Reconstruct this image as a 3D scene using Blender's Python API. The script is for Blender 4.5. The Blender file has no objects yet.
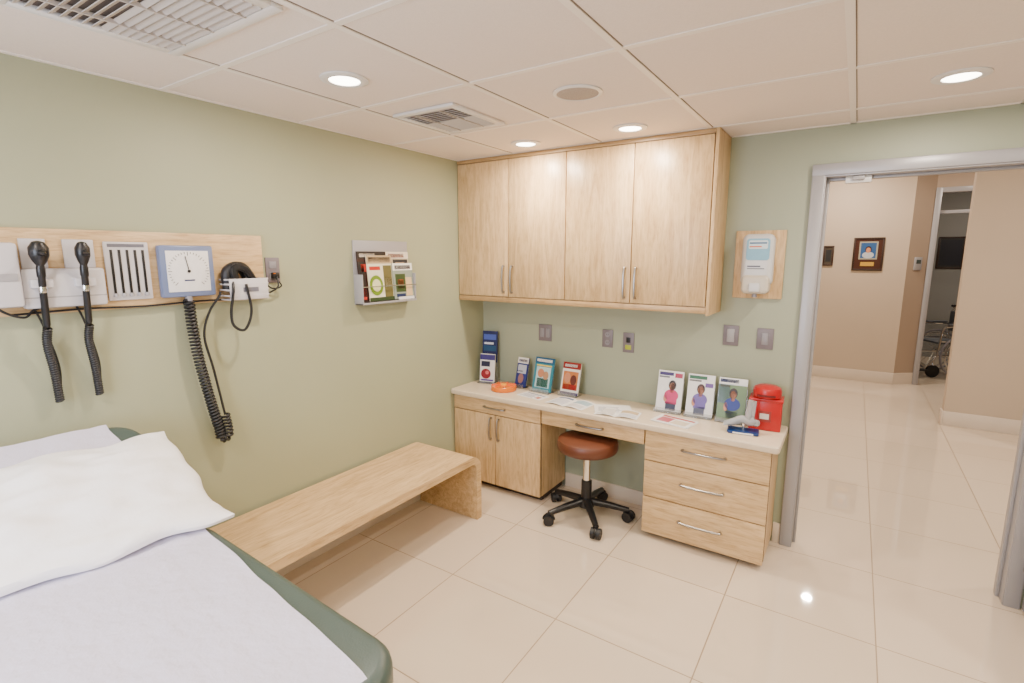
import bpy, bmesh, math, random
from mathutils import Vector, Matrix, noise
random.seed(4)
H=1.64;CX=2.355;WY=3.16;CEIL=2.29
p=math.atan(85/515);yaw=math.radians(33.5)
I4=Matrix.Identity(4)
def T(x,y,z): return Matrix.Translation((x,y,z))
def RX(d): return Matrix.Rotation(math.radians(d),4,'X')
def RY(d): return Matrix.Rotation(math.radians(d),4,'Y')
def RZ(d): return Matrix.Rotation(math.radians(d),4,'Z')

# ---------------------------------------------------------------- materials
def newmat(name):
    m=bpy.data.materials.new(name);m.use_nodes=True
    nt=m.node_tree;return m,nt,nt.nodes["Principled BSDF"]
def mat(name,c,rough=.5,metal=0,spec=.5,var=0,scale=8,bump=0,bscale=60,trans=0,emit=None,es=0,coat=0,alpha=1):
    m,nt,b=newmat(name)
    b.inputs["Base Color"].default_value=(*c,1);b.inputs["Roughness"].default_value=rough
    b.inputs["Metallic"].default_value=metal;b.inputs["Specular IOR Level"].default_value=spec
    b.inputs["Transmission Weight"].default_value=trans;b.inputs["Coat Weight"].default_value=coat
    b.inputs["Alpha"].default_value=alpha
    if emit: b.inputs["Emission Color"].default_value=(*emit,1);b.inputs["Emission Strength"].default_value=es
    tc=nt.nodes.new("ShaderNodeTexCoord")
    if var:
        n=nt.nodes.new("ShaderNodeTexNoise");n.inputs["Scale"].default_value=scale;n.inputs["Detail"].default_value=4
        nt.links.new(tc.outputs["Object"],n.inputs["Vector"])
        r=nt.nodes.new("ShaderNodeValToRGB")
        r.color_ramp.elements[0].position=.3;r.color_ramp.elements[1].position=.7
        r.color_ramp.elements[0].color=(*[x*(1-var) for x in c],1);r.color_ramp.elements[1].color=(*[min(1,x*(1+var)) for x in c],1)
        nt.links.new(n.outputs["Fac"],r.inputs[0]);nt.links.new(r.outputs[0],b.inputs["Base Color"])
    if bump:
        n=nt.nodes.new("ShaderNodeTexNoise");n.inputs["Scale"].default_value=bscale;n.inputs["Detail"].default_value=3
        nt.links.new(tc.outputs["Object"],n.inputs["Vector"])
        bp=nt.nodes.new("ShaderNodeBump");bp.inputs["Strength"].default_value=bump;bp.inputs["Distance"].default_value=.01
        nt.links.new(n.outputs["Fac"],bp.inputs["Height"]);nt.links.new(bp.outputs[0],b.inputs["Normal"])
    return m
def wood(name,ax,c0=(.47,.30,.14),c1=(.69,.49,.265),rough=.36):
    m,nt,b=newmat(name)
    tc=nt.nodes.new("ShaderNodeTexCoord");mp=nt.nodes.new("ShaderNodeMapping")
    s=[11,11,11];s[ax]=1.3;mp.inputs["Scale"].default_value=s
    n=nt.nodes.new("ShaderNodeTexNoise");n.inputs["Scale"].default_value=1.7;n.inputs["Detail"].default_value=8;n.inputs["Roughness"].default_value=.66;n.inputs["Distortion"].default_value=1.6
    nt.links.new(tc.outputs["Object"],mp.inputs[0]);nt.links.new(mp.outputs[0],n.inputs["Vector"])
    r=nt.nodes.new("ShaderNodeValToRGB");r.color_ramp.elements[0].position=.30;r.color_ramp.elements[1].position=.62
    r.color_ramp.elements[0].color=(*c0,1);r.color_ramp.elements[1].color=(*c1,1)
    mp2=nt.nodes.new("ShaderNodeMapping");s2=[60,60,60];s2[ax]=6;mp2.inputs["Scale"].default_value=s2
    nt.links.new(tc.outputs["Object"],mp2.inputs[0])
    n2=nt.nodes.new("ShaderNodeTexNoise");n2.inputs["Scale"].default_value=2.5;n2.inputs["Detail"].default_value=3
    nt.links.new(mp2.outputs[0],n2.inputs["Vector"])
    r2=nt.nodes.new("ShaderNodeValToRGB");r2.color_ramp.elements[0].position=.28;r2.color_ramp.elements[1].position=.5
    r2.color_ramp.elements[0].color=(.70,.62,.52,1);r2.color_ramp.elements[1].color=(1,1,1,1)
    nt.links.new(n2.outputs["Fac"],r2.inputs[0])
    mx=nt.nodes.new("ShaderNodeMix");mx.data_type='RGBA';mx.blend_type='MULTIPLY';mx.inputs[0].default_value=.75
    nt.links.new(n.outputs["Fac"],r.inputs[0]);nt.links.new(r.outputs[0],mx.inputs[6]);nt.links.new(r2.outputs[0],mx.inputs[7])
    nt.links.new(mx.outputs[2],b.inputs["Base Color"]);b.inputs["Roughness"].default_value=rough
    return m
def tilemat():
    m,nt,b=newmat("porcelain_tile")
    g=nt.nodes.new("ShaderNodeNewGeometry");sp=nt.nodes.new("ShaderNodeSeparateXYZ");nt.links.new(g.outputs["Position"],sp.inputs[0])
    def M(op,a,bv,c=None):
        n=nt.nodes.new("ShaderNodeMath");n.operation=op
        for i,v in enumerate((a,bv)):
            if isinstance(v,(int,float)): n.inputs[i].default_value=v
            else: nt.links.new(v,n.inputs[i])
        return n.outputs[0]
    dx=M('PINGPONG',M('ADD',sp.outputs[0],6.1-1.35),.305);dy=M('PINGPONG',M('ADD',sp.outputs[1],6.1-1.88),.305)
    d=M('MINIMUM',dx,dy);gr=M('LESS_THAN',d,.0024)
    fx=M('FLOOR',M('DIVIDE',M('ADD',sp.outputs[0],6.1-1.35),.61),0);fy=M('FLOOR',M('DIVIDE',M('ADD',sp.outputs[1],6.1-1.88),.61),0)
    cb=nt.nodes.new("ShaderNodeCombineXYZ");nt.links.new(fx,cb.inputs[0]);nt.links.new(fy,cb.inputs[1])
    wn=nt.nodes.new("ShaderNodeTexWhiteNoise");nt.links.new(cb.outputs[0],wn.inputs[0])
    r=nt.nodes.new("ShaderNodeValToRGB");r.color_ramp.elements[0].color=(.63,.525,.41,1);r.color_ramp.elements[1].color=(.66,.55,.435,1)
    nt.links.new(wn.outputs[0],r.inputs[0])
    mx=nt.nodes.new("ShaderNodeMix");mx.data_type='RGBA';nt.links.new(gr,mx.inputs[0]);nt.links.new(r.outputs[0],mx.inputs[6]);mx.inputs[7].default_value=(.27,.19,.12,1)
    nt.links.new(mx.outputs[2],b.inputs["Base Color"])
    nt.links.new(M('MULTIPLY_ADD',gr,.5),b.inputs["Roughness"])
    for n in nt.nodes:
        if n.type=='MATH' and n.operation=='MULTIPLY_ADD': n.inputs[2].default_value=.035
    b.inputs["Specular IOR Level"].default_value=.95
    return m
WALL=mat("sage_wall_paint",(.355,.37,.245),.5,var=.02,scale=2,bump=.04,bscale=250)
WALLB=mat("sage_wall_paint_back",(.335,.365,.27),.5,var=.02,scale=2,bump=.04,bscale=250)
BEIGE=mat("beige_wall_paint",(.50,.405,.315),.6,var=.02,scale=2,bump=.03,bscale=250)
BEIGE_SHADE=mat("beige_wall_paint_shaded",(.38,.29,.22),.6,var=.02,scale=2)  # beige paint darkened in colour for the shade on the turned-away hall strip
GREYW=mat("grey_wall_paint",(.26,.26,.25),.6,var=.02,scale=2)
CEILM=mat("ceiling_tile",(.78,.69,.635),.85,var=.025,scale=160,bump=.15,bscale=300)
GRID=mat("ceiling_grid_metal",(.82,.76,.71),.45)
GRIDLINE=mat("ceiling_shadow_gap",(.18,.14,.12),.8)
TILE=tilemat()
BASEB=mat("baseboard_cream",(.66,.57,.48),.4,var=.02)
WV=wood("maple_laminate_vertical",2);WH=wood("maple_laminate_horizontal",0);WYm=wood("maple_laminate_bench",1)
WEDGE=wood("maple_edge_band",0,(.38,.23,.10),(.50,.33,.16))
COUNTER=mat("counter_laminate",(.66,.55,.41),.3,var=.04,scale=60)
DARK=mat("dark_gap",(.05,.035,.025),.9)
VENTD=mat("vent_shadow",(.13,.10,.085),.9)
STEEL=mat("brushed_steel",(.36,.345,.335),.35,1,var=.05,scale=40)
CHROME=mat("chrome",(.8,.8,.8),.12,1,var=.01)
FRAME=mat("grey_painted_metal",(.34,.335,.36),.35,.15,var=.02)
BLACK=mat("black_plastic",(.008,.008,.010),.35,var=.1)
BLACKR=mat("black_rubber",(.010,.010,.012),.5,var=.1)
WHITE=mat("white_plastic",(.72,.70,.70),.35,var=.01)
WHITED=mat("white_device_plastic",(.57,.55,.58),.35,var=.01)
OFFW=mat("cream_plastic",(.60,.55,.46),.4,var=.02)
GREYP=mat("grey_plastic",(.24,.23,.26),.4,var=.03)
LGREY=mat("light_grey_plastic",(.34,.33,.35),.4,var=.02)
PLATE=mat("mauve_grey_plate",(.17,.145,.17),.4,var=.03)
BLUEG=mat("blue_grey_bezel",(.14,.18,.32),.35,var=.03)
VINYL=mat("green_vinyl",(.055,.085,.078),.38,var=.08,scale=6,bump=.06,bscale=180)
PAPER=mat("exam_paper",(.60,.575,.71),.75,var=.02,scale=5,bump=.6,bscale=28)  # white paper; cool daylight tint put into its lavender base colour
PILLOW=mat("white_pillow_cover",(.93,.92,.95),.75,var=.01,scale=5,bump=.35,bscale=22)
BROWNV=mat("brown_vinyl",(.105,.030,.014),.4,var=.1,scale=6)
RED=mat("red_plastic",(.42,.005,.009),.3,var=.05)
ORANGE=mat("orange_translucent_plastic",(.9,.22,.01),.2,var=.05,trans=.3)
GLASS=mat("clear_acrylic",(.9,.93,.95),.08,trans=.9,var=.01)
COLS={}
def col(r,g,b):
    k=(r,g,b)
    if k not in COLS: COLS[k]=mat("printed_ink_%d_%d_%d"%(r,g,b),tuple((x/255)**2.6 for x in k),.4,var=.04,scale=30)
    return COLS[k]
PW=col(232,230,230)
LAMP=mat("lamp_lens",(1,1,1),.5,emit=(1,.90,.76),es=14)

# ---------------------------------------------------------------- mesh builder
class B:
    def __init__(s,name,M=I4): s.name=name;s.v=[];s.f=[];s.fm=[];s.mats=[];s.M=M
    def add(s,vs,fs,m,L=I4):
        if m not in s.mats: s.mats.append(m)
        i=s.mats.index(m);o=len(s.v);A=s.M@L
        s.v+=[tuple(A@Vector(v)) for v in vs]
        s.f+=[[o+k for k in f] for f in fs];s.fm+=[i]*len(fs);return s
    def box(s,x0,x1,y0,y1,z0,z1,m,bev=0,L=I4,seg=2):
        bm=bmesh.new();bmesh.ops.create_cube(bm,size=1)
        for v in bm.verts: v.co=Vector(((x0+x1)/2+v.co.x*(x1-x0),(y0+y1)/2+v.co.y*(y1-y0),(z0+z1)/2+v.co.z*(z1-z0)))
        if bev: bmesh.ops.bevel(bm,geom=bm.edges[:],offset=bev,segments=seg,affect='EDGES',profile=.5)
        bm.verts.index_update()
        s.add([v.co[:] for v in bm.verts],[[v.index for v in f.verts] for f in bm.faces],m,L);bm.free();return s
    def lathe(s,prof,m,n=32,L=I4,cap=True):
        vs=[];fs=[]
        for r,z in prof:
            for k in range(n):
                a=2*math.pi*k/n;vs.append((r*math.cos(a),r*math.sin(a),z))
        for j in range(len(prof)-1):
            for k in range(n):
                k2=(k+1)%n;fs.append([j*n+k,j*n+k2,(j+1)*n+k2,(j+1)*n+k])
        if cap: fs.append(list(range(n))[::-1]);fs.append([(len(prof)-1)*n+k for k in range(n)])
        return s.add(vs,fs,m,L)
    def cyl(s,a,b,r,m,n=16,r2=None,L=I4):
        a=Vector(a);b=Vector(b);d=b-a
        Q=T(*a)@d.to_track_quat('Z','Y').to_matrix().to_4x4()
        return s.lathe([(r,0),(r if r2 is None else r2,d.length)],m,n,L@Q)
    def tube(s,pts,r,m,n=8,L=I4,close=False):
        pts=[Vector(q) for q in pts];vs=[];fs=[];N=len(pts)
        t0=(pts[1]-pts[0]).normalized();u=t0.orthogonal().normalized()
        for i in range(N):
            if close: t=(pts[(i+1)%N]-pts[i-1]).normalized()
            else: t=(pts[min(i+1,N-1)]-pts[max(i-1,0)]).normalized()
            u=(u-t*u.dot(t)).normalized();w=t.cross(u)
            rr=r(i/(N-1)) if callable(r) else r
            for k in range(n):
                a=2*math.pi*k/n;vs.append(tuple(pts[i]+(u*math.cos(a)+w*math.sin(a))*rr))
        for i in range(N if close else N-1):
            j=(i+1)%N
            for k in range(n):
                k2=(k+1)%n;fs.append([i*n+k,i*n+k2,j*n+k2,j*n+k])
        if not close: fs.append(list(range(n))[::-1]);fs.append([(N-1)*n+k for k in range(n)])
        return s.add(vs,fs,m,L)
    def slab(s,x0,x1,y0,y1,z0,z1,cr,er,m,L=I4,n=8):
        vs=[];fs=[];rings=[]
        ps=[]
        for k in range(5): a=math.pi/2*k/4;ps.append((er*(1-math.sin(a)),z0+er*(1-math.cos(a))))
        ps2=[(d,z1-(z-z0)) for d,z in ps][::-1]
        for d,z in ps+ps2:
            ring=[]
            for cx,cy,a0 in ((x1-cr,y1-cr,0),(x0+cr,y1-cr,90),(x0+cr,y0+cr,180),(x1-cr,y0+cr,270)):
                for k in range(n+1):
                    a=math.radians(a0+90*k/n);q=max(cr-d,.001);ring.append((cx+q*math.cos(a),cy+q*math.sin(a),z))
            rings.append(ring)
        N=len(rings[0])
        for r_ in rings: vs+=r_
        for j in range(len(rings)-1):
            for k in range(N): k2=(k+1)%N;fs.append([j*N+k,j*N+k2,(j+1)*N+k2,(j+1)*N+k])
        fs.append(list(range(N))[::-1]);fs.append([(len(rings)-1)*N+k for k in range(N)])
        return s.add(vs,fs,m,L)
    def grid(s,fn,nu,nv,m,L=I4,th=0):
        vs=[fn(i/nu,j/nv) for i in range(nu+1) for j in range(nv+1)]
        fs=[[i*(nv+1)+j,(i+1)*(nv+1)+j,(i+1)*(nv+1)+j+1,i*(nv+1)+j+1] for i in range(nu) for j in range(nv)]
        return s.add(vs,fs,m,L)
    def disc(s,c,rx,rz,y,m,n=20,L=I4,th=.001):
        vs=[(c[0]+rx*math.cos(2*math.pi*k/n),y,c[1]+rz*math.sin(2*math.pi*k/n)) for k in range(n)]
        vs2=[(a,y+th,c_) for a,b,c_ in vs]
        fs=[list(range(n))]+[[n+k for k in range(n)][::-1]]+[[k,(k+1)%n,n+(k+1)%n,n+k] for k in range(n)]
        return s.add(vs+vs2,fs,m,L)
    def done(s,origin=True):
        me=bpy.data.meshes.new(s.name)
        o=bpy.data.objects.new(s.name,me);bpy.context.collection.objects.link(o)
        c=Vector((0,0,0))
        if origin:
            xs=[v[0] for v in s.v];ys=[v[1] for v in s.v];zs=[v[2] for v in s.v]
            c=Vector(((min(xs)+max(xs))/2,(min(ys)+max(ys))/2,min(zs)))
        me.from_pydata([tuple(Vector(v)-c) for v in s.v],[],s.f);o.location=c
        for m in s.mats: me.materials.append(m)
        me.polygons.foreach_set("material_index",s.fm)
        bm=bmesh.new();bm.from_mesh(me);bmesh.ops.recalc_face_normals(bm,faces=bm.faces[:]);bm.to_mesh(me);bm.free()
        me.polygons.foreach_set("use_smooth",[True]*len(me.polygons))
        me.set_sharp_from_angle(angle=math.radians(38));me.update()
        return o
def bez(P,n=24):
    P=[Vector(q) for q in P];out=[]
    Q=[P[0]*2-P[1]]+P+[P[-1]*2-P[-2]]
    for i in range(1,len(Q)-2):
        for k in range(n):
            t=k/n;a,b,c,d=Q[i-1:i+3]
            out.append(.5*((2*b)+(c-a)*t+(2*a-5*b+4*c-d)*t*t+(3*b-a-3*c+d)*t**3))
    out.append(P[-1]);return out
def helix(P,r,pitch,n=10):
    pts=bez(P,40);L=[0]
    for a,b in zip(pts,pts[1:]): L.append(L[-1]+(b-a).length)
    tot=L[-1];N=int(tot/pitch*n);out=[];j=0
    u=None
    for i in range(N+1):
        s_=tot*i/N
        while j<len(L)-2 and L[j+1]<s_: j+=1
        q=pts[j].lerp(pts[j+1],(s_-L[j])/max(1e-9,L[j+1]-L[j]));t=(pts[j+1]-pts[j]).normalized()
        if u is None: u=t.orthogonal().normalized()
        u=(u-t*u.dot(t)).normalized();w=t.cross(u);a=2*math.pi*i/n
        out.append(q+(u*math.cos(a)+w*math.sin(a))*r)
    return out
def sbox(name,*a,**k): return B(name).box(*a,**k).done(False)

# ---------------------------------------------------------------- room shell
sbox("floor",-.12,6.2,-1.12,11,-.1,0,TILE)
sbox("wall_left",-.12,0,-1.12,WY+.12,0,CEIL+.1,WALL)
sbox("wall_right",4.1,4.22,-1.12,WY,0,CEIL+.1,WALL)
b=B("wall_front");b.box(0,.5,-1.12,-1,0,CEIL+.1,WALL).box(1.9,4.1,-1.12,-1,0,CEIL+.1,WALL).box(.5,1.9,-1.12,-1,0,.9,WALL).box(.5,1.9,-1.12,-1,2.05,CEIL+.1,WALL);b.done(False)
DL,DR,DT=2.175,3.09,2.05
b=B("wall_back");b.box(0,DL-.01,WY,WY+.12,0,2.9,WALLB).box(DR+.01,6.2,WY,WY+.12,0,2.9,WALLB).box(DL-.01,DR+.01,WY,WY+.12,DT+.01,2.9,WALLB);b.done(False)
sbox("ceiling",0,4.1,-1,WY,CEIL,CEIL+.1,CEILM)
g=B("trim_ceiling_grid")
for k in range(7):
    x=1.06-.61+.61*k
    if x<4.05:
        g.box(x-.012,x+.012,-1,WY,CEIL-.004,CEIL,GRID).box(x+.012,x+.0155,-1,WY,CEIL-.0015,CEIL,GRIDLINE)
for k in range(8):
    y=1.045-.61*3+.61*k
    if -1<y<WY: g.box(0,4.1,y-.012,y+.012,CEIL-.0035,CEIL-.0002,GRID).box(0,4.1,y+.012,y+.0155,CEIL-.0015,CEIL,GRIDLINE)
g.box(0,.018,-1,WY,CEIL-.004,CEIL,GRID).box(1.72,4.1,WY-.018,WY,CEIL-.004,CEIL,GRID)
g.done(False)
sbox("baseboard_left",0,.012,-1,2.76,0,.10,BASEB,bev=.002)
b=B("baseboard_back");b.box(.735,1.42,WY-.012,WY,0,.10,BASEB,bev=.002).box(2.085,2.123,WY-.012,WY,0,.12,BASEB,bev=.002);b.box(3.15,4.1,WY-.012,WY,0,.12,BASEB,bev=.002);b.done(False)
sbox("baseboard_right",4.088,4.1,-1,WY-.012,0,.10,BASEB,bev=.002)
# unseen window with glowing shade, added behind the camera as cool fill
b=B("fill_window_1")
b.box(.5,1.9,-1.07,-1.06,.9,2.05,mat("fill_glow_shade",(.8,.85,.95),.9,emit=(.75,.85,1),es=1.0))
for a in ((.5,.55,.9,2.05),(1.85,1.9,.9,2.05),(.55,1.85,.9,.95),(.55,1.85,2.0,2.05),(1.18,1.22,.95,2.0)):
    b.box(a[0],a[1],-1.055,-.99,a[2],a[3],FRAME,bev=.003)
b.done()
# ---------------------------------------------------------------- hall
HC=2.85
sbox("wall_hall_left",.4,.52,WY+.12,8.15,0,HC,BEIGE)
b=B("wall_hall_far")
b.box(.4,2.88,8.15,8.27,0,HC,BEIGE)
b.add([(2.88,8.15,0),(3.09,8.32,0),(3.0,8.42,0),(2.8,8.27,0),(2.88,8.15,HC),(3.09,8.32,HC),(3.0,8.42,HC),(2.8,8.27,HC)],[[0,1,5,4],[1,2,6,5],[2,3,7,6],[3,0,4,7],[0,3,2,1],[4,5,6,7]],BEIGE_SHADE)
b.box(3.09,4.4,8.32,8.42,2.47,HC,BEIGE_SHADE);b.box(3.95,6.2,8.32,8.42,0,HC,BEIGE_SHADE);b.done(False)
sbox("wall_hall_near",3.2,6.2,6.43,6.55,0,HC,BEIGE)
sbox("wall_hall_right",6.08,6.2,WY+.12,8.32,0,HC,BEIGE)
sbox("wall_exam_far",2.6,6.2,10.8,10.9,0,HC,GREYW)
sbox("wall_exam_left",2.6,2.7,8.42,10.8,0,HC,GREYW)
sbox("wall_exam_right",6.08,6.2,8.42,10.8,0,HC,GREYW)
sbox("ceiling_hall",.4,6.2,WY+.12,10.9,HC,HC+.1,CEILM)
b=B("baseboard_hall");b.box(.52,2.88,8.136,8.15,0,.15,BASEB,bev=.003).box(3.2,6.08,6.416,6.43,0,.14,BASEB,bev=.003).box(3.186,3.2,6.416,6.55,0,.14,BASEB,bev=.003)
b.add([(2.88,8.136,0),(3.09,8.306,0),(3.09,8.32,0),(2.88,8.15,0),(2.88,8.136,.15),(3.09,8.306,.15),(3.09,8.32,.15),(2.88,8.15,.15)],[[0,1,5,4],[1,2,6,5],[2,3,7,6],[3,0,4,7],[0,3,2,1],[4,5,6,7]],BASEB);b.done(False)
b=B("door_frame_hall");b.box(3.09,3.15,8.29,8.44,0,2.47,FRAME,bev=.004).box(3.89,3.95,8.29,8.44,0,2.47,FRAME,bev=.004).box(3.15,3.89,8.292,8.438,2.41,2.47,FRAME,bev=.004).box(3.15,3.89,8.35,8.40,2.16,2.20,FRAME,bev=.004);b.done()
b=B("door_frame")
for x0,x1 in ((2.125,DL+.008),(DR-.008,DR+.05)):
    b.box(x0,x1,WY-.024,WY-.001,0,DT+.05,FRAME,bev=.004)
    b.box(x0,x1,WY+.121,WY+.144,0,DT+.05,FRAME,bev=.004)
b.box(DL-.008,DL+.012,WY-.018,WY+.138,0,DT,FRAME,bev=.002).box(DR-.012,DR+.008,WY-.018,WY+.138,0,DT,FRAME,bev=.002)
b.box(DL+.012,DL+.026,WY+.05,WY+.09,0,DT-.01,FRAME,bev=.002).box(DR-.026,DR-.012,WY+.05,WY+.09,0,DT-.01,FRAME,bev=.002)
b.box(2.123,DR+.052,WY-.026,WY-.001,DT-.005,DT+.052,FRAME,bev=.004).box(2.123,DR+.052,WY+.121,WY+.146,DT-.005,DT+.052,FRAME,bev=.004)
b.box(DL,DR,WY-.016,WY+.136,DT-.012,DT+.006,FRAME,bev=.002).box(DL+.02,DR-.02,WY+.052,WY+.088,DT-.026,DT-.012,FRAME,bev=.002)
b.box(2.27,2.38,WY+.015,WY+.05,DT-.046,DT-.012,WHITE,bev=.004).box(2.30,2.35,WY-.005,WY+.015,DT-.034,DT-.014,LGREY,bev=.003)
b.done()
b=B("door_1",T(DR+.052,WY-.035,0)@RZ(5))
TAUPE=mat("taupe_door_panel",(.24,.19,.17),.45,var=.03)
b.box(0,.045,-.88,-.0,.012,DT-.02,FRAME,bev=.003).box(-.003,0,-.79,-.10,.22,DT-.15,TAUPE,bev=.001)
for z in (.25,1.0,1.8): b.cyl((-.006,.006,z-.05),(-.006,.006,z+.05),.008,STEEL)
b.cyl((-.003,-.82,.98),(-.055,-.82,.98),.011,STEEL).cyl((-.05,-.825,.98),(-.05,-.70,.98),.009,STEEL).box(-.008,0,-.85,-.79,.88,1.08,STEEL,bev=.002)
b.done()

# ---------------------------------------------------------------- ceiling fixtures
WARM=(1,.855,.69)
def downlight(x,y,z=CEIL,e=22,c=WARM,r=.075,beam=0):
    b=B("recessed_downlight",T(x,y,z))
    b.lathe([(r+.012,-.001),(r+.012,-.006),(r-.004,-.012),(r-.018,-.009),(r-.020,-.003),(r-.020,-.001)],WHITE,40,cap=False)
    b.lathe([(r-.019,-.004),(r-.022,-.008),(r-.05,-.0095),(.002,-.010)],LAMP,32)
    b.done()
    l=bpy.data.lights.new("downlight_lamp","AREA");l.shape='DISK';l.size=.10;l.energy=e;l.color=c
    o=bpy.data.objects.new("downlight_lamp",l);o.location=(x,y,z-.0125);bpy.context.collection.objects.link(o)
    if beam:
        l=bpy.data.lights.new("downlight_beam","SPOT");l.energy=beam;l.color=(1,.84,.62);l.spot_size=math.radians(112);l.spot_blend=.8;l.shadow_soft_size=.03
        o=bpy.data.objects.new("downlight_beam",l);o.location=(x,y,z-.015);bpy.context.collection.objects.link(o)
downlight(.71,1.36,e=16,beam=16);downlight(.69,2.66,e=12,beam=30);downlight(1.33,2.64,e=12,beam=30);downlight(2.61,2.57,e=16,beam=16)
for x,y in ((.9,-.2),(2.6,.9),(2.6,-.5),(3.6,1.8),(3.6,.2)): downlight(x,y,e=19.5)  # unseen downlights, added to brighten the room
for x,y in ((2.2,7.35),(1.4,5.2),(3.3,4.6),(4.8,4.6)): downlight(x,y,HC,40)
downlight(3.6,7.4,HC,16);downlight(3.9,9.3,HC,24)  # far-room one is unseen, added to brighten the wheelchair
b=B("ceiling_speaker",T(1.36,1.98,CEIL));b.lathe([(.10,-.001),(.10,-.005),(.088,-.009),(.084,-.007)],WHITE,40,cap=False).lathe([(.085,-.006),(.05,-.0085),(.002,-.009)],mat("speaker_mesh",(.36,.32,.30),.7,var=.25,scale=300),40);b.done()
def vent(x0,x1,y0,y1,name="ceiling_vent",n=7,m=1):
    b=B(name,T(0,0,CEIL));z0=-.014
    w=.035
    b.box(x0,x1,y0,y0+w,z0,-.001,WHITE,bev=.003).box(x0,x1,y1-w,y1,z0,-.001,WHITE,bev=.003).box(x0,x0+w,y0+w,y1-w,z0,-.001,WHITE,bev=.003).box(x1-w,x1,y0+w,y1-w,z0,-.001,WHITE,bev=.003)
    b.box(x0+w,x1-w,y0+w,y1-w,-.003,-.001,VENTD)
    pit=(y1-y0-2*w)/n
    for k in range(n):
        yy=y0+w+pit*(k+.5)
        b.box(x0+w,x1-w,-pit*.34,pit*.34,-.001,.001,LOUV,L=T(0,yy,-.0105)@RX(28 if k<n/2 else -28))
    for k in range(m+1):
        xx=x0+w+(x1-x0-2*w)*(k+.5)/(m+1)
        b.box(xx-.003,xx+.003,y0+w,y1-w,-.017,-.006,LOUV)
    b.done()
LOUV=mat("louver_metal",(.50,.45,.42),.5)
vent(.50,.86,1.80,2.20,n=14);vent(.47,1.04,.45,.90,n=16,m=2)

# ---------------------------------------------------------------- cabinets
def hbar(b,xa,z,L=.14,y=0):
    pts=bez([(xa-L/2,y,z),(xa-L/2+.004,y-.022,z),(xa,y-.03,z),(xa+L/2-.004,y-.022,z),(xa+L/2,y,z)],6)
    b.tube(pts,.0065,STEEL,8)
def vbar(b,x,za,L=.14,y=0):
    pts=bez([(x,y,za-L/2),(x,y-.022,za-L/2+.004),(x,y-.03,za),(x,y-.022,za+L/2-.004),(x,y,za+L/2)],6)
    b.tube(pts,.0065,STEEL,8)
UF=2.87
b=B("upper_wall_cabinet")
b.box(.002,1.70,UF+.022,WY-.002,1.335,2.284,WV)
b.box(.002,1.70,UF+.0185,UF+.0215,1.375,2.262,DARK)
b.box(1.701,1.718,UF-.002,WY-.002,1.325,2.286,WV,bev=.001)
b.box(.002,1.70,UF+.0,UF+.02,2.262,2.284,WEDGE,bev=.001)
b.box(.002,1.70,UF,UF+.02,1.335,1.368,WEDGE,bev=.001)
xs=[.004,.425,.848,1.274,1.698]
for i in range(4): b.box(xs[i]+.0025,xs[i+1]-.0025,UF-.001,UF+.018,1.374,2.258,WV,bev=.0015)
for x in (.392,.458,1.241,1.307): vbar(b,x,1.49,.17,UF)
b.done()
b=B("built_in_desk")
F=2.79
b.slab(.002,2.12,2.75,WY-.002,.668,.705,.02,.008,COUNTER)
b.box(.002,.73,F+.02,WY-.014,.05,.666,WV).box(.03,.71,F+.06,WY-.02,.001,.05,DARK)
b.box(.006,.728,F,F+.018,.562,.660,WH,bev=.0015)
b.box(.006,.3655,F,F+.018,.05,.556,WV,bev=.0015).box(.3705,.728,F,F+.018,.05,.556,WV,bev=.0015)
hbar(b,.367,.612,.17,F);vbar(b,.335,.46,.15,F);vbar(b,.401,.46,.15,F)
b.box(.735,1.425,F+.02,WY-.10,.57,.666,WV).box(.738,1.422,F,F+.018,.568,.660,WH,bev=.0015);hbar(b,1.08,.614,.17,F)
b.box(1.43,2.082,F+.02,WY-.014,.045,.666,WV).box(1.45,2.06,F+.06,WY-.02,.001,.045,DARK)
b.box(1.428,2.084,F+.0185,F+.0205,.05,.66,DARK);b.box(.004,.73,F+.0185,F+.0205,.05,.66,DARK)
for z0,z1 in ((.482,.660),(.262,.476),(.035,.256)):
    b.box(1.43,2.082,F,F+.018,z0,z1,WH,bev=.0015);hbar(b,1.756,(z0+z1)/2+.012,.22,F)
b.done()

# ---------------------------------------------------------------- bench (bent ply)
def bench():
    b=B("wooden_bench")
    y0,y1,zt,th,R=.93,2.445,.425,.045,.09
    def path(off):
        r=R-off;pts=[(y0+off,.001)]
        for k in range(9): a=math.pi-math.pi/2*k/8;pts.append((y0+R+r*math.cos(a),zt-R+r*math.sin(a)))
        for k in range(9): a=math.pi/2-math.pi/2*k/8;pts.append((y1-R+r*math.cos(a),zt-R+r*math.sin(a)))
        pts.append((y1-off,.001));return pts
    o=path(0);i=path(th);n=len(o);x0,x1=.02,.505
    vs=[(x0,a,c) for a,c in o]+[(x1,a,c) for a,c in o]+[(x0,a,c) for a,c in i]+[(x1,a,c) for a,c in i]
    top=[];inn=[];edge=[]
    for k in range(n-1):
        top.append([k,k+1,n+k+1,n+k]);inn.append([2*n+k,3*n+k,3*n+k+1,2*n+k+1])
        edge.append([n+k,n+k+1,3*n+k+1,3*n+k]);edge.append([k,2*n+k,2*n+k+1,k+1])
    edge+= [[0,n,3*n,2*n],[n-1,3*n-1,4*n-1,2*n-1]]
    b.add(vs,top+inn+edge,WYm)
    b.done()
bench()

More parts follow.
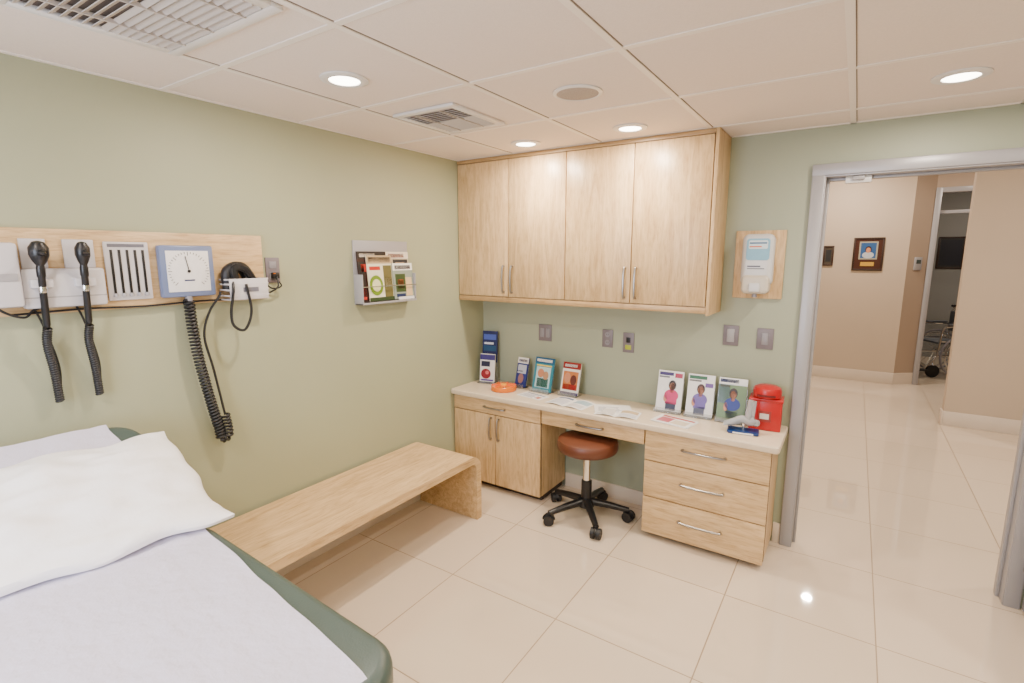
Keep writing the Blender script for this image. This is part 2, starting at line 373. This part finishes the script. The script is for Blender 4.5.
# ---------------------------------------------------------------- exam table
TM=T(.10,.79,0)@RZ(-2.6)@T(-.10,-.79,0)
ANG=27
b=B("exam_table",TM)
b.slab(.60,1.625,.02,.785,.69,.78,.11,.03,VINYL)
LB=T(.60,0,.78)@RY(ANG)
b.slab(-.55,.0,.02,.785,-.09,0,.10,.03,VINYL,L=LB)
b.slab(.45,1.50,.10,.66,.60,.689,.05,.01,GREYP)
b.slab(.50,1.40,.14,.62,.06,.60,.03,.01,OFFW)
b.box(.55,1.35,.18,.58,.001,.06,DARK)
for z in (.12,.30,.46):
    b.box(.60,1.35,.62,.632,z,z+.13,OFFW,bev=.003);b.tube(bez([(.90,.632,z+.07),(.905,.65,z+.07),(1.05,.65,z+.07),(1.055,.632,z+.07)],5),.005,STEEL)
b.box(1.40,1.415,.18,.58,.12,.52,OFFW,bev=.004)
b.cyl((.5,.2,.62),(.24,.2,.82),.015,STEEL).cyl((.5,.56,.62),(.24,.56,.82),.015,STEEL)
def pp(s_):
    if s_<.54:
        q=LB@Vector((-.54+s_,0,.004));return q.x,q.z
    s_-=.54
    if s_<.97: return .60+s_,.784
    s_-=.97
    if s_<.06*math.pi/2: return 1.57+.062*math.sin(s_/.06),.784-.065*(1-math.cos(s_/.06))
    return 1.632,.719-(s_-.06*math.pi/2)
def fpaper(u,v):
    s_=u*1.67;x,z=pp(s_);yo=.770-.085*max(0,(x-.55))/1.05
    if x<.45: yo=.770-.08*min(1,(.45-x)/.3)
    yi=.06
    y=yi+(yo-yi)*v
    n=noise.noise(Vector((x*7,y*7,0)))*.004+abs(noise.noise(Vector((x*3+5,y*14,2))))*.006
    ed=.006*noise.noise(Vector((x*6,3,v)))
    return (x,y+ed,z+n+.0015) if z>.75 else (x+abs(n)*.6+.002,y+ed,z)
b.grid(fpaper,110,50,PAPER)
b.done()
b=B("pillow",TM)
LP=T(.60,.40,.78)@RY(ANG)
def fpil(top):
    def f(u,v):
        x=-.42+.44*u+.09*u*v;y=-.34+.775*v
        e=max(0,1-abs(2*u-1)**3.0)**.65*max(0,1-abs(2*v-1)**4)**.6
        n=noise.noise(Vector((x*9,y*9,1)))*.016+noise.noise(Vector((x*26,y*10,4)))*.012
        base=.012
        if x>-.02: base=.012+(x+.02)*math.tan(math.radians(ANG))
        wob=.025*noise.noise(Vector((y*6,7,1))) ; woy=.02*noise.noise(Vector((x*9,2,1)))
        z=base+(.012+.075*e+n*(.4+.6*e) if top else -.002)
        return (x+wob*(2*u-1 if abs(2*u-1)>.5 else 0),y+woy*v,z)
    return f
N=56
ft,fb=fpil(True),fpil(False)
vs=[ft(i/N,j/N) for i in range(N+1) for j in range(N+1)]+[fb(i/N,j/N) for i in range(N+1) for j in range(N+1)]
K=(N+1)**2;fs=[]
for i in range(N):
    for j in range(N):
        a=i*(N+1)+j;q=[a,a+N+1,a+N+2,a+1];fs.append(q);fs.append([K+t for t in q][::-1])
bd=[i*(N+1) for i in range(N+1)]+[N*(N+1)+j for j in range(1,N+1)]+[i*(N+1)+N for i in range(N-1,-1,-1)]+[j for j in range(N-1,0,-1)]
for k in range(len(bd)): a=bd[k];c=bd[(k+1)%len(bd)];fs.append([a,c,K+c,K+a])
b.add(vs,fs,PILLOW,L=LP);b.done()

# ---------------------------------------------------------------- stool
b=B("rolling_stool",T(1.055,2.82,0))
Z=T(0,0,.045)
b.lathe([(.02,.395),(.165,.398),(.182,.408),(.190,.425),(.190,.455),(.182,.472),(.16,.482),(.05,.485),(.002,.485)],BROWNV,40,L=Z)
b.lathe([(.12,.385),(.12,.396)],BLACK,24,L=Z)
b.lathe([(.024,.24),(.024,.432)],CHROME,20).lathe([(.033,.10),(.033,.245),(.028,.25)],BLACK,20).lathe([(.05,.075),(.055,.085),(.05,.12),(.034,.13)],BLACK,20)
for k in range(5):
    a=math.radians(72*k+20);c,s_=math.cos(a),math.sin(a)
    b.tube([(c*.03,s_*.03,.108),(c*.15,s_*.15,.094),(c*.265,s_*.265,.074)],lambda t:.026-.008*t,BLACK,10)
    b.cyl((c*.26,s_*.26,.045),(c*.26,s_*.26,.078),.010,BLACK,10)
    Lw=T(c*.265,s_*.265,.033)@RZ(72*k+20+60)
    for e in (-.018,.018): b.cyl((e-.012,0,0),(e+.012,0,0),.0322,BLACKR,18,L=Lw)
    b.tube([(0,.034*math.cos(q),.034*math.sin(q)+.002) for q in [math.pi*j/8 for j in range(9)]],.007,BLACK,6,L=Lw)
b.done()

# ---------------------------------------------------------------- left wall diagnostics
LW=lambda y,z:T(0,y,z)@RZ(90)
b=B("diagnostic_wall_board",LW(0,0));b.box(.20,1.40,-.020,-.001,1.442,1.735,WYm,bev=.002)
b.tube(bez([(.50,-.026,1.447),(.7,-.026,1.452),(.9,-.026,1.447),(1.1,-.026,1.452),(1.28,-.026,1.449)],10),.004,BLACKR,6);b.done()
b=B("otoscope_set",LW(0,0))
b.box(.28,.530,-.085,-.0215,1.475,1.685,WHITED,bev=.012).box(.29,.520,-.088,-.084,1.56,1.585,LGREY,bev=.001)
b.box(.532,.765,-.060,-.0215,1.465,1.60,WHITED,bev=.01).box(.535,.762,-.0605,-.059,1.50,1.504,LGREY)
b.box(.55,.61,-.078,-.055,1.535,1.565,WHITED,bev=.004).box(.67,.73,-.078,-.055,1.535,1.565,WHITED,bev=.004)
b.box(.545,.615,-.0300,-.0212,1.60,1.70,WHITED,bev=.003).box(.66,.75,-.030,-.0215,1.60,1.70,WHITED,bev=.003)
for y,sc in ((.578,.9),(.695,.72)):
    Lh=T(y,-.085,1.57)@RX(6)
    b.lathe([(.008,-.17),(.0105,-.16),(.0105,.0),(.0125,.005),(.0125,.03),(.010,.045)],BLACK,20,L=Lh)
    b.lathe([(.0120,-.05),(.0125,-.045),(.0125,-.035),(.0120,-.03)],CHROME,20,L=Lh)
    b.lathe([(.010,.04),(.022*sc,.055),(.030*sc,.075),(.030*sc,.100),(.018*sc,.118),(.004,.122)],BLACK,20,L=Lh)
    b.lathe([(.013*sc,0),(.006,.030),(.003,.040)],BLACK,16,L=Lh@T(0,-.02,.085)@RX(90))
    b.lathe([(.018*sc,0),(.018*sc,.008)],CHROME,16,L=Lh@T(0,.012,.085)@RX(-90))
    b.tube(helix([(y,-.070,1.40),(y-.002,-.05,1.34),(y+.010,-.035,1.24),(y+.015,-.030,1.13)],.010,.0085,9),.0045,BLACKR,5)
    b.tube(bez([(y+.015,-.030,1.13),(y+.03,-.015,1.25),(y+.005,-.012,1.40),(y-.02,-.03,1.47)],10),.0035,BLACKR,6)
b.tube(bez([(.45,-.03,1.50),(.48,-.05,1.46),(.53,-.04,1.437),(.56,-.03,1.46),(.6,-.026,1.468)],10),.004,BLACKR,6)
b.done()
b=B("specula_dispenser",LW(0,0))
b.box(.778,.925,-.030,-.0215,1.475,1.695,WHITED,bev=.004)
for k in range(5):
    y=.795+.026*k;b.box(y,y+.009,-.0325,-.030,1.50,1.665,BLACK,bev=.0008);b.lathe([(.009,0),(.007,.012)],LGREY,12,L=T(y+.0045,-.033,1.49))
b.box(.79,.91,-.031,-.030,1.675,1.687,col(120,120,130))
b.done()
b=B("aneroid_blood_pressure_gauge",LW(0,0))
b.box(.95,1.158,-.055,-.0215,1.475,1.685,BLUEG,bev=.008).box(.972,1.136,-.0565,-.054,1.497,1.663,PW,bev=.001)
cx,cz=1.054,1.58
for k in range(31):
    a=math.radians(-225+9*k);r0=.064 if k%5==0 else .071
    Lk=T(cx,-.0572,cz)@Matrix.Rotation(a,4,'Y')
    b.box(r0,.079,-.0004,.0004,-.0009,.0009,BLACK,L=Lk)
b.box(-.004,.062,-.0008,.0008,-.0012,.0012,BLACK,L=T(cx,-.059,cz)@RY(-100)).lathe([(.006,0),(.006,.004)],BLACK,16,L=T(cx,-.057,cz)@RX(90))
b.box(cx-.02,cx+.02,-.0575,-.0565,cz-.04,cz-.034,col(60,70,110)).lathe([(.014,-.02),(.014,.0)],GREYP,16,L=T(1.05,-.04,1.477))
b.tube(helix([(1.05,-.04,1.462),(1.050,-.045,1.36),(1.062,-.05,1.20),(1.095,-.05,1.0),(1.12,-.045,.88),(1.125,-.045,.83)],.017,.0145,10),.0058,BLACKR,6)
b.tube(helix([(1.125,-.045,.83),(1.15,-.06,.85),(1.148,-.05,.94)],.016,.0145,10),.0058,BLACKR,6)
b.tube(bez([(1.148,-.05,.94),(1.12,-.045,1.15),(1.095,-.045,1.30),(1.12,-.05,1.40),(1.165,-.06,1.47),(1.172,-.06,1.49)],10),.005,BLACKR,6)
b.done()
b=B("cuff_basket",LW(0,0))
b.box(1.188,1.37,-.10,-.0215,1.45,1.455,WHITED,bev=.002)
for z in (1.47,1.495,1.52,1.54):
    b.tube([(1.190,-.022,z),(1.190,-.10,z),(1.368,-.10,z),(1.368,-.022,z)],.004,WHITED,6)
b.box(1.191,1.367,-.103,-.099,1.452,1.54,WHITED,bev=.002);b.box(1.25,1.32,-.1045,-.103,1.485,1.505,col(120,120,130))
b.tube(bez([(1.215,-.05,1.50),(1.21,-.055,1.565),(1.235,-.06,1.59),(1.27,-.06,1.59),(1.295,-.06,1.56),(1.30,-.06,1.50)],8),.026,BLACKR,10)
b.tube(bez([(1.23,-.085,1.53),(1.225,-.09,1.59),(1.27,-.095,1.585),(1.31,-.08,1.54),(1.345,-.06,1.50)],8),.016,BLACK,8)
b.tube(bez([(1.22,-.07,1.56),(1.20,-.115,1.5),(1.19,-.10,1.40),(1.197,-.10,1.34),(1.24,-.11,1.32),(1.275,-.11,1.40),(1.26,-.11,1.52)],10),.006,BLACKR,6)
b.done()
b=B("wall_outlet_with_plug",LW(0,0))
b.box(1.42,1.492,-.007,-.001,1.515,1.635,PLATE,bev=.002).box(1.437,1.475,-.009,-.007,1.583,1.617,GREYP,bev=.002).box(1.437,1.475,-.009,-.007,1.533,1.567,GREYP,bev=.002)
b.box(1.44,1.472,-.035,-.009,1.535,1.565,BLACK,bev=.004)
b.tube(bez([(1.456,-.035,1.545),(1.45,-.05,1.50),(1.42,-.04,1.475),(1.385,-.03,1.465),(1.378,-.03,1.45)],8),.004,BLACKR,6)
b.tube(bez([(1.45,-.035,1.54),(1.47,-.045,1.50),(1.43,-.03,1.49),(1.385,-.03,1.53)],8),.0035,BLACKR,6).box(1.44,1.45,-.037,-.034,1.558,1.562,ORANGE)
b.done()

# magazine rack
b=B("magazine_rack",LW(1.94,1.37))
W=.42
b.box(0,W,-.008,-.001,0,.36,LGREY,bev=.002).box(0,W,-.075,-.008,0,.008,LGREY,bev=.002)
b.box(.0,.006,-.075,-.008,0,.17,LGREY,bev=.002).box(W-.006,W,-.075,-.008,0,.17,LGREY,bev=.002)
b.box(0,W,-.078,-.074,0,.012,LGREY,bev=.001)
def mag(b,x0,w,h,y,z0,base,bands,L=I4):
    b.box(x0,x0+w,y,y+.005,z0,z0+h,base,L=L)
    for (u0,u1,v0,v1,c) in bands: b.box(x0+w*u0,x0+w*u1,y-.0012,y,z0+h*v0,z0+h*v1,c,L=L)
R1=RX(-5)
mag(b,.008,.215,.285,-.050,.01,col(60,15,22),[(.0,1,.86,1,col(25,22,35)),(.08,.6,.89,.96,col(220,210,200)),(.0,.2,.1,.8,col(20,20,35)),(.1,.3,.6,.75,col(190,60,50)),(.0,.2,.05,.3,col(200,60,50))],R1)
mag(b,.225,.185,.285,-.045,.01,col(200,190,170),[(.0,1,.86,1,col(225,215,200)),(.1,.8,.88,.96,col(150,40,40)),(.3,.95,.5,.84,col(55,60,70)),(.4,.8,.52,.78,col(190,160,130)),(.05,.25,.6,.8,col(90,100,60))],R1)
mag(b,.065,.19,.262,-.060,.01,col(232,228,205),[(0,1,.82,1,col(190,170,140)),(.06,.94,.85,.96,col(45,35,35)),(.62,.95,.08,.78,col(115,110,70)),(.66,.92,.3,.5,col(200,190,150)),(.08,.5,.68,.76,col(190,50,40)),(.0,1,.0,.08,col(60,80,50))],R1)
b.disc((.12,.10),.05,.058,-.064,col(120,150,40),L=R1);b.disc((.12,.10),.032,.036,-.0652,col(225,225,180),L=R1)
mag(b,.250,.162,.215,-.068,.01,col(150,160,150),[(0,1,.80,1,col(240,240,235)),(.1,.9,.83,.94,col(70,50,80)),(.1,.6,.2,.7,col(70,90,55)),(.2,.5,.3,.55,col(190,120,80)),(.6,.92,.08,.6,col(215,190,150)),(.1,.55,.06,.15,col(40,60,100))],R1)
b.box(W-.15,W-.02,-.079,-.074,.014,.030,col(225,225,230))
b.tube([(.0,-.078,.10),(W,-.078,.10)],.003,CHROME,6)
b.done()

# ---------------------------------------------------------------- back wall plates, dispenser
def plate(name,x,z,kind,m=PLATE,w=.075,h=.118):
    b=B(name,T(x,WY,z));b.box(-w/2,w/2,-.007,-.001,-h/2,h/2,m,bev=.002)
    if kind=='outlet':
        for s_ in (-1,1):
            b.lathe([(.017,0),(.017,.002)],GREYP,20,L=T(0,-.007,s_*.026)@RX(90))
            b.box(-.007,-.005,-.0098,-.009,s_*.026-.004,s_*.026+.006,BLACK).box(.005,.007,-.0098,-.009,s_*.026-.004,s_*.026+.006,BLACK)
    elif kind=='switch': b.box(-.017,.017,-.012,-.007,-.034,.034,GREYP,bev=.002)
    elif kind=='switchw': b.box(-.02,.02,-.012,-.007,-.038,.038,LGREY,bev=.002)
    elif kind=='data':
        b.box(-.014,.014,-.010,-.007,.0,.035,BLACK,bev=.001).box(-.02,.02,-.009,-.007,-.045,-.015,col(170,180,60),bev=.001)
    elif kind=='wide':
        for s_ in (-1,1): b.box(s_*.023-.015,s_*.023+.015,-.010,-.007,-.032,.032,GREYP,bev=.002)
    b.done()
plate("wall_outlet",.55,1.105,'wide',w=.105);plate("wall_outlet",1.025,1.105,'outlet');plate("data_jack_plate",1.17,1.09,'data',h=.13)
plate("light_switch",1.785,1.19,'switchw',w=.085);plate("light_switch",1.965,1.185,'switch',w=.085)
b=B("hand_sanitizer_dispenser",T(1.905,WY,1.595))
SW=Matrix(((1,0,0,0),(0,0,1,0),(0,1,0,0),(0,0,0,1)))
DISP=mat("dispenser_white",(.62,.62,.63),.3,var=.01)
b.box(-.125,.125,-.017,-.001,-.185,.185,WV,bev=.002)
b.slab(-.080,.080,-.115,.165,-.095,-.018,.035,.028,DISP,L=SW)
b.slab(-.070,.070,-.155,-.055,-.115,-.018,.025,.02,OFFW,L=SW)
b.slab(-.030,.030,-.145,-.095,-.128,-.105,.012,.008,DISP,L=SW)
b.slab(-.055,.060,.025,.140,-.0975,-.09,.015,.002,col(140,185,210),L=SW)
b.slab(-.044,.050,.085,.130,-.0990,-.0965,.008,.001,col(215,228,235),L=SW)
b.box(-.040,.045,-.1,-.0985,.112,.120,col(60,110,150)).box(-.040,.02,-.1,-.0985,.094,.100,col(215,110,50))
b.box(-.045,.02,-.0970,-.0945,-.010,-.004,col(70,70,90)).box(-.045,.04,-.0970,-.0945,-.022,-.018,col(90,90,100)).lathe([(.014,-.022),(.012,0)],GREYP,16,L=T(0,-.09,-.152))
b.done()

# ---------------------------------------------------------------- counter items
CZ=.7055
def brochure(x,y,w,h,yawd,base,art,tilt=14,name="brochure_stand",z=CZ):
    b=B(name,T(x,y,z)@RZ(yawd))
    L=T(0,0,.006)@RX(-tilt)
    b.box(-w/2-.004,w/2+.004,-.035,.05,0,.003,GLASS,bev=.001).box(-w/2-.003,w/2+.003,-.035,-.032,.003,.03,GLASS)
    b.box(-w/2-.003,w/2+.003,.006,.009,0,h*.8,GLASS,L=L)
    b.box(-w/2,w/2,-.006,.004,0,h,base,L=L)
    for kind,u0,u1,v0,v1,c in art:
        if kind=='r': b.box(-w/2+w*u0,-w/2+w*u1,-.0075,-.006,h*v0,h*v1,c,L=L)
        else: b.disc((-w/2+w*(u0+u1)/2,h*(v0+v1)/2),w*(u1-u0)/2,h*(v1-v0)/2,-.0085,c,L=L)
    b.done()
def person(cloth,skin,hair=col(55,32,24),dx=0,low=col(50,50,80)):
    return [('r',.30+dx,.70+dx,.02,.22,low),('r',.27+dx,.73+dx,.18,.40,cloth),('e',.22+dx,.78+dx,.24,.54,cloth),('e',.36+dx,.66+dx,.52,.77,hair),('e',.40+dx,.62+dx,.51,.71,skin),('e',.44+dx,.58+dx,.46,.54,skin),('e',.20+dx,.34+dx,.22,.42,skin)]
SK=col(205,145,115)
b=B("tiered_brochure_holder",T(.115,3.05,CZ)@RZ(12))
b.box(-.065,.065,-.05,.06,0,.004,GLASS,bev=.001).box(-.065,.065,.045,.048,.004,.20,GLASS)
R6=RX(-6);R4=RX(-4)
b.box(-.06,.06,-.012,.0,.006,.215,PW,L=R6).box(-.06,.06,-.0135,-.012,.17,.21,col(70,60,130),L=R6).box(-.05,.02,-.0135,-.012,.12,.16,col(50,50,80),L=R6)
b.disc((-.01,.065),.040,.038,-.0145,col(150,25,50),L=R6).disc((.0,.075),.015,.014,-.0155,col(220,120,120),L=R6).box(-.05,.05,-.0135,-.012,.012,.024,col(100,70,150),L=R6)
b.box(-.06,.06,.03,.042,.15,.385,col(25,38,95),L=R4).box(-.05,.05,.0285,.030,.32,.36,col(80,100,180),L=R4).box(-.045,.03,.0285,.030,.285,.30,col(210,215,230),L=R4).box(-.05,.05,.0285,.030,.235,.275,col(20,80,120),L=R4)
b.done()
brochure(.40,3.06,.095,.21,-6,col(50,65,135),[('r',0,1,.8,1,PW),('r',.1,.9,.85,.94,col(50,55,120)),('r',.1,.9,.45,.75,col(190,195,210)),('e',.25,.75,.1,.45,col(160,120,120)),('r',.1,.6,.5,.55,col(50,50,70))])
brochure(.595,3.03,.155,.235,-4,col(60,140,160),[('r',0,1,.82,1,col(30,100,140)),('r',.08,.9,.87,.95,PW),('r',.12,.88,.1,.72,col(190,215,220)),('e',.2,.55,.4,.66,SK),('e',.5,.8,.35,.6,col(190,150,120)),('r',.2,.8,.12,.38,col(50,110,100)),('r',.1,.9,.74,.78,col(240,215,90))])
brochure(.80,3.05,.135,.22,-2,col(235,232,226),[('r',0,1,.8,1,col(150,30,30)),('r',.1,.8,.86,.94,PW),('r',.08,.92,.15,.72,col(200,130,80)),('e',.15,.5,.35,.68,SK),('e',.5,.85,.3,.62,col(110,55,45)),('r',.12,.88,.15,.32,col(180,40,40)),('r',0,1,0,.08,col(70,50,110))])
brochure(1.475,3.05,.15,.245,3,col(238,238,240),[('r',.04,.6,.88,.96,col(70,50,115)),('r',.04,.45,.82,.86,col(120,120,130)),('r',.66,.95,.84,.95,col(175,50,90))]+person(col(205,45,115),SK,dx=.08))
brochure(1.655,3.05,.15,.245,3,col(238,238,240),[('r',.04,.7,.88,.96,col(50,110,80)),('r',.04,.5,.82,.86,col(120,120,120)),('r',.66,.95,.7,.8,col(120,90,160))]+person(col(120,100,175),SK,hair=col(80,50,30),low=col(90,90,110)))
brochure(1.83,3.05,.15,.245,3,col(220,226,235),[('r',0,1,.86,1,col(235,238,240)),('r',.04,.7,.89,.97,col(45,60,110)),('r',0,1,.0,.84,col(120,145,110)),('r',0,.4,.4,.84,col(150,180,200)),('r',.04,.4,.78,.83,col(190,90,50))]+person(col(45,65,150),SK,dx=.03))
def papers(x,y,w,d,yawd,n,art,name="paper_stack"):
    b=B(name,T(x,y,CZ)@RZ(yawd))
    for k in range(n): b.box(-w/2,w/2,-d/2,d/2,k*.003,k*.003+.0025,PW,L=RZ(random.uniform(-4,4))@T(random.uniform(-.005,.005),random.uniform(-.005,.005),0))
    z=n*.003
    for u0,u1,v0,v1,c in art: b.box(-w/2+w*u0,-w/2+w*u1,-d/2+d*v0,-d/2+d*v1,z-.0004,z+.0004,c)
    b.done()
def leaflet(x,y,w,d,yawd,artL,artR):   # open folded leaflet, two bowed pages
    b=B("open_leaflet",T(x,y,CZ)@RZ(yawd))
    prof=lambda t:.001+.011*math.sin(math.pi*min(1,t*1.05))*(1-t*.5)
    for s_,art in ((-1,artL),(1,artR)):
        def f(u,v,s_=s_,dz=0): return (s_*w/2*u,-d/2+d*v,prof(u)+dz)
        b.grid(lambda u,v:f(u,v),12,2,PW)
        for u0,u1,v0,v1,c in art:
            b.grid(lambda u,v:f(u0+(u1-u0)*u,v0+(v1-v0)*v,dz=.0006),8,2,c)
    b.done()
def lines(c=col(165,165,175),n=6,v0=.12,v1=.72):
    return [(.1,random.uniform(.6,.9),v0+(v1-v0)*k/n,v0+(v1-v0)*(k+.35)/n,c) for k in range(n)]
papers(.60,2.905,.20,.11,-14,1,[(.1,.9,.78,.9,col(130,130,150)),(.75,.92,.2,.55,col(190,110,90))]+lines())
leaflet(.895,2.885,.28,.18,-6,[(.1,.9,.78,.92,col(90,110,150)),(.1,.9,.1,.65,col(205,205,212))],[(.12,.9,.5,.9,col(170,190,200)),(.12,.85,.1,.4,col(208,205,205))])
papers(1.175,2.915,.22,.16,24,2,lines(),"paper_stack")
leaflet(1.235,2.845,.26,.15,8,[(.1,.9,.1,.85,col(212,208,206))],[(.12,.9,.55,.9,col(200,180,150)),(.12,.9,.1,.45,col(205,205,212))])
papers(1.565,2.880,.22,.15,-12,2,[(.06,.94,.78,.92,col(180,70,60)),(.1,.45,.15,.7,col(190,110,120)),(.5,.9,.15,.6,col(210,200,180))])
b=B("pill_organizer",T(.345,2.93,CZ))
b.lathe([(.085,0),(.09,.004),(.09,.03),(.086,.034),(.03,.036),(.002,.036)],ORANGE,36)
for k in range(7): b.box(.02,.088,-.0015,.0015,.034,.039,col(240,100,20),L=RZ(360/7*k))
b.lathe([(.022,.036),(.022,.042),(.002,.043)],col(250,180,50),20);b.done()
b=B("red_medical_box",T(2.01,3.055,CZ)@RZ(4))
b.box(-.080,.080,-.06,.06,0,.165,RED,bev=.006).box(-.084,.084,-.063,.063,.16,.175,RED,bev=.004).box(-.035,.03,-.0625,-.059,.05,.11,col(150,60,60)).box(-.025,.02,-.0635,-.062,.065,.095,col(215,205,200))
b.lathe([(.060,.175),(.070,.18),(.072,.215),(.066,.230),(.045,.240),(.002,.244)],RED,32);b.box(-.045,.045,-.0725,-.064,.19,.20,col(110,10,10));b.done()
BONE=mat("clear_model_plastic",(.62,.65,.69),.12,var=.08,scale=20,trans=.55)
b=B("anatomical_foot_model",T(1.925,2.905,CZ)@RZ(8))
b.slab(-.078,.078,-.048,.048,0,.014,.012,.004,col(20,65,120))
b.box(-.05,.05,-.0485,-.047,.003,.011,PW).cyl((0,.01,.012),(0,.01,.06),.006,CHROME)
b.tube(bez([(.055,.0,.075),(.03,.0,.062),(-.01,.0,.072),(-.045,0,.055),(-.08,0,.04)],8),lambda t:.024-.006*t,BONE,12)
for k in range(5): b.tube(bez([(-.04,-.02+.01*k,.055),(-.07,-.026+.013*k,.048),(-.098,-.028+.014*k,.036)],6),lambda t:.0075-.003*t,BONE,8)
b.tube(bez([(.02,0,.07),(.022,0,.11),(.03,.0,.18)],8),lambda t:.018-.003*t,BONE,12).tube(bez([(.04,0,.07),(.043,0,.11),(.048,.0,.178)],8),.009,BONE,8)
b.lathe([(.003,-.02),(.016,-.012),(.02,0),(.016,.012),(.003,.018)],BONE,16,L=T(.06,0,.06));b.done()

# ---------------------------------------------------------------- hall things
def picture(name,x0,x1,z0,z1,y,frame,art,matc=col(225,220,210),disc=[]):
    b=B(name,T(0,y,0));f=.022
    b.box(x0,x1,-.02,-.001,z0,z0+f,frame,bev=.003).box(x0,x1,-.02,-.001,z1-f,z1,frame,bev=.003).box(x0,x0+f,-.02,-.001,z0+f,z1-f,frame,bev=.003).box(x1-f,x1,-.02,-.001,z0+f,z1-f,frame,bev=.003)
    b.box(x0+f,x1-f,-.010,-.002,z0+f,z1-f,matc)
    for k,(u0,u1,v0,v1,c) in enumerate(art): b.box(x0+(x1-x0)*u0,x0+(x1-x0)*u1,-.0112-.0006*k,-.010,z0+(z1-z0)*v0,z0+(z1-z0)*v1,c)
    for k,(u,v,ru,rv,c) in enumerate(disc): b.disc((x0+(x1-x0)*u,z0+(z1-z0)*v),(x1-x0)*ru,(z1-z0)*rv,-.0145-.0006*k,c)
    b.done()
DW=mat("dark_walnut",(.03,.012,.008),.4,var=.2,scale=10)
picture("framed_picture",2.30,2.63,1.46,1.88,8.15,DW,[(.20,.80,.34,.88,col(170,165,150)),(.25,.75,.38,.84,col(60,100,150)),(.28,.72,.14,.26,col(200,160,70))],col(80,42,28),
    [(.5,.47,.19,.10,col(190,195,205)),(.5,.64,.10,.10,col(60,35,25)),(.5,.62,.075,.08,SK)])
picture("framed_picture",1.97,2.09,1.52,1.78,8.15,DW,[(.25,.75,.2,.8,col(50,50,55))],col(90,80,70))
b=B("thermostat",T(2.985,8.235,1.55)@RZ(39));b.box(-.05,.05,-.02,-.001,-.08,.08,LGREY,bev=.006).box(-.03,.03,-.022,-.02,.0,.05,col(80,90,90));b.done()
picture("framed_picture",3.42,3.75,1.45,1.95,10.8,DW,[(.1,.9,.1,.9,col(40,45,60))],col(60,60,60))
b=B("wheelchair",T(3.47,9.25,0)@RZ(-62))
NAVY=mat("grey_upholstery",(.10,.11,.13),.5,var=.1)
for s_ in (-1,1):
    x=.27*s_
    ring=lambda r,xx:[(xx,r*math.cos(2*math.pi*k/40)+.08,r*math.sin(2*math.pi*k/40)+.305) for k in range(40)]
    b.tube(ring(.29,x),.014,GREYP,8,close=True).tube(ring(.25,x+.03*s_),.010,CHROME,8,close=True)
    b.cyl((x-.03,.08,.305),(x+.03,.08,.305),.03,CHROME)
    for k in range(16):
        a=2*math.pi*k/16;b.cyl((x,.08,.305),(x,.28*math.cos(a)+.08,.28*math.sin(a)+.305),.003,CHROME,5)
    xi=.215*s_
    b.tube([(xi,.24,.95),(xi,.20,.88),(xi,.18,.30)],.014,CHROME,8).tube([(xi,.18,.30),(xi,-.22,.30),(xi,-.36,.12)],.014,CHROME,8)
    b.tube(bez([(xi,.18,.70),(xi,-.1,.70),(xi,-.18,.66),(xi,-.20,.48),(xi,-.22,.30)],6),.014,CHROME,8).box(xi-.025,xi+.025,-.12,.15,.715,.74,NAVY,bev=.01)
    b.tube([(xi,.18,.50),(xi,-.20,.50)],.012,CHROME,8)
    b.cyl((xi,.28,.95),(xi,.19,.95),.016,BLACK)
    b.cyl((xi,-.25,.16),(xi,-.25,.30),.01,CHROME).cyl((xi-.012,-.25,.086),(xi+.012,-.25,.086),.085,BLACKR,24)
    b.box(xi-.08,xi+.06,-.46,-.34,.10,.115,BLACK,bev=.004)
b.box(-.205,.205,-.22,.18,.46,.49,NAVY,bev=.01).box(-.205,.205,.17,.195,.60,.88,NAVY,bev=.01).cyl((-.21,.08,.305),(.21,.08,.305),.012,CHROME);b.done()

# ---------------------------------------------------------------- lights
def area(name,loc,rot,sx,sy,e,c,spread=180):
    l=bpy.data.lights.new(name,"AREA");l.shape='RECTANGLE';l.size=sx;l.size_y=sy;l.energy=e;l.color=c;l.spread=math.radians(spread)
    o=bpy.data.objects.new(name,l);o.location=loc;o.rotation_euler=rot;bpy.context.collection.objects.link(o)
area("added_window_fill",(1.2,-.98,1.47),(math.radians(90),0,0),1.25,1.0,48,(.74,.82,1))  # cool fill for the table, added in the plane of the unseen window
w=bpy.data.worlds.new("world");bpy.context.scene.world=w;w.use_nodes=True
w.node_tree.nodes["Background"].inputs[0].default_value=(.8,.85,1,1);w.node_tree.nodes["Background"].inputs[1].default_value=.3
# ---------------------------------------------------------------- camera
cd=bpy.data.cameras.new("camera");c=bpy.data.objects.new("camera",cd);bpy.context.collection.objects.link(c);c.location=(CX,0,H);cd.lens=515/1024*36;cd.sensor_width=36;cd.clip_start=.02
c.rotation_euler=(math.pi/2-p,0,yaw);bpy.context.scene.camera=c
